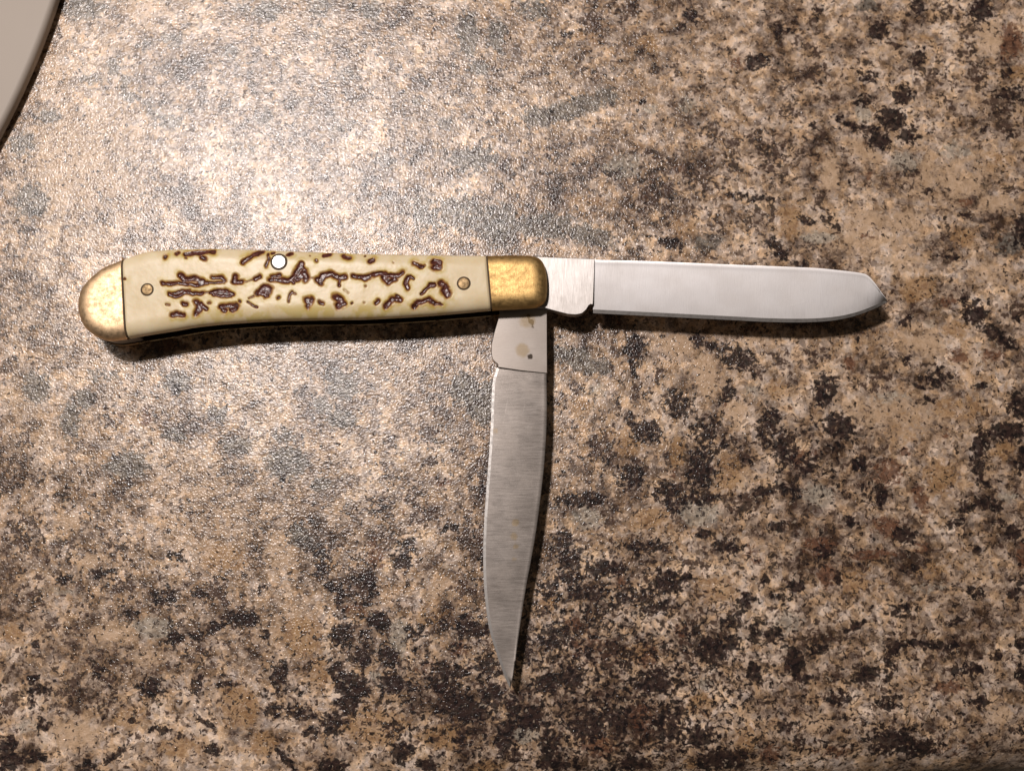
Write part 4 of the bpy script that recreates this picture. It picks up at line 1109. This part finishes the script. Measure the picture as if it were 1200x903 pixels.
    for ob in ([bl, tang] if spots else []):
        co = np.array([v.co[:] for v in ob.data.vertices]) + KL
        px, py = to_px(co[:, 0], co[:, 1], zr)
        a0 = np.zeros(len(co))
        a1 = np.zeros(len(co))
        for x, y, r, ch, s in spots:
            dd = np.hypot(px - x, py - y)
            vv = s * (1 - sstep(r * 0.3, r * 1.5, dd))
            if ch == 0:
                a0 = np.maximum(a0, vv)
            else:
                a1 = np.maximum(a1, vv)
        at = ob.data.attributes.new('spot', 'FLOAT_COLOR', 'POINT')
        at.data.foreach_set('color', np.stack([a0, a1, a0 * 0, a0 * 0 + 1], -1).ravel().astype(np.float32))
    return bl


SPEY_S = [(696.5, 304.5), (760, 306), (860, 310), (927, 312.5), (960, 314), (990, 317), (1008, 319.3), (1017, 322), (1025, 330), (1033, 341), (1042, 353)]
SPEY_E = [(695.5, 365.8), (740, 368), (800, 371), (860, 374), (900, 376), (943, 376.6), (977, 374.5), (1002, 369.5), (1023, 362), (1035, 356.5), (1042, 353)]
SPEY_T = [(606, 299.5), (636, 301.3), (697, 303.6), (695, 357.5), (692.5, 356.5), (690, 358), (687, 363), (682, 367.5), (675, 369), (666, 368.5), (652, 365), (638, 361), (620, 360), (606, 358)]
build_blade('spey_blade', SPEY_S, SPEY_E, 0.0069, 0.0020, M_spey, 4.2, SPEY_T, M_spey_tang,
            'bright straight blunt-tipped blade opened in line with the handle')
CLIP_S = [(640.5, 437.5), (640.7, 490), (638, 540), (633.7, 580), (628.5, 620), (622.5, 655), (616, 690), (608.4, 740), (602.5, 783), (598, 808)]
CLIP_E = [(582, 430.5), (577, 450), (575, 500), (572, 545), (568, 600), (566.3, 640), (566.8, 680), (569.5, 712), (574, 740), (582, 766), (590, 789), (598, 808)]
CLIP_T = [(586, 362), (641, 362), (641.3, 437.5), (612, 434.5), (583, 430.3), (584, 427), (581, 425.2), (577, 421), (575.5, 413), (576, 403), (579, 390), (584, 373)]
CSP = [(622, 377, 4, 0, 1.1), (619, 371, 3.5, 0, .9), (624, 383, 3, 0, .8), (621, 418, 4, 0, 1.1), (612, 410, 10, 1, 1.0), (618, 376, 12, 1, .9), (604, 612, 5, 1, 1.1), (602, 628, 6, 1, 1.0), (604, 640, 4, 1, 1.0), (603, 655, 4, 1, .8), (580, 505, 5, 1, .8)]
build_blade('clip_blade', CLIP_S, CLIP_E, 0.0048, 0.0018, M_clip, 3.2, CLIP_T, M_clip_tang,
            'greyer pointed blade opened at a right angle below the handle', CSP, grind=0.42, blunt=0.72)

# ------------------------------------------------------------------ white dish at the corner


def dish():
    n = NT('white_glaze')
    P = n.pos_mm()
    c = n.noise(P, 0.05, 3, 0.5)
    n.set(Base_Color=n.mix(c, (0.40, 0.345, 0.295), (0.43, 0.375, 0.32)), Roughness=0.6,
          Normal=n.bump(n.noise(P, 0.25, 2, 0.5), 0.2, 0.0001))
    R = 0.200
    pa, pb = W(69, 0, 0.002), W(0, 162, 0.002)
    mid = (pa + pb) / 2
    ch = pb - pa
    half = np.linalg.norm(ch) / 2
    nn = np.array([ch[1], -ch[0], 0]) / (2 * half)
    if nn[0] > 0:
        nn = -nn
    c0 = mid + nn * math.sqrt(R * R - half * half)
    c0[2] = 0
    root = bpy.data.objects.new('white_dish', None)
    C.objects.link(root)
    root.location = tuple(c0)
    root.empty_display_size = 0.02
    tag(root, 'plain off-white rounded dish at the upper left corner, mostly out of the picture', 'dish')
    rr = 0.0014
    pr = [(0.0, 0.0040), (0.08, 0.0040), (0.15, 0.0040), (R - 0.012, 0.0040)]
    pr += [(R - rr + rr * math.sin(a), 0.0040 - rr + rr * math.cos(a)) for a in np.linspace(0, math.pi / 2, 14)]
    pr += [(R - 0.0012 + 0.0012 * math.cos(a), 0.0018 - 0.0012 * math.sin(a)) for a in np.linspace(0, math.pi / 2, 8)]
    pr += [(0.11, 0.0006)]
    seg = 300
    V, F = [], []
    for i in range(seg):
        a = 2 * math.pi * i / seg
        for r, z in pr:
            V.append((r * math.cos(a), r * math.sin(a), z))
    m = len(pr)
    for i in range(seg):
        j = (i + 1) % seg
        for k in range(m - 1):
            F.append((i * m + k, i * m + k + 1, j * m + k + 1, j * m + k))
    mesh_obj('bowl', V, F, n.m, root)
    V, F = [], []
    pf = [(0.110, 0.0006), (0.110, 0.0), (0.104, 0.0), (0.104, 0.0006)]
    for i in range(120):
        a = 2 * math.pi * i / 120
        for r, z in pf:
            V.append((r * math.cos(a), r * math.sin(a), z))
    for i in range(120):
        j = (i + 1) % 120
        for k in range(3):
            F.append((i * 4 + k, i * 4 + k + 1, j * 4 + k + 1, j * 4 + k))
    mesh_obj('foot_ring', V, F, n.m, root, smooth=False)


dish()
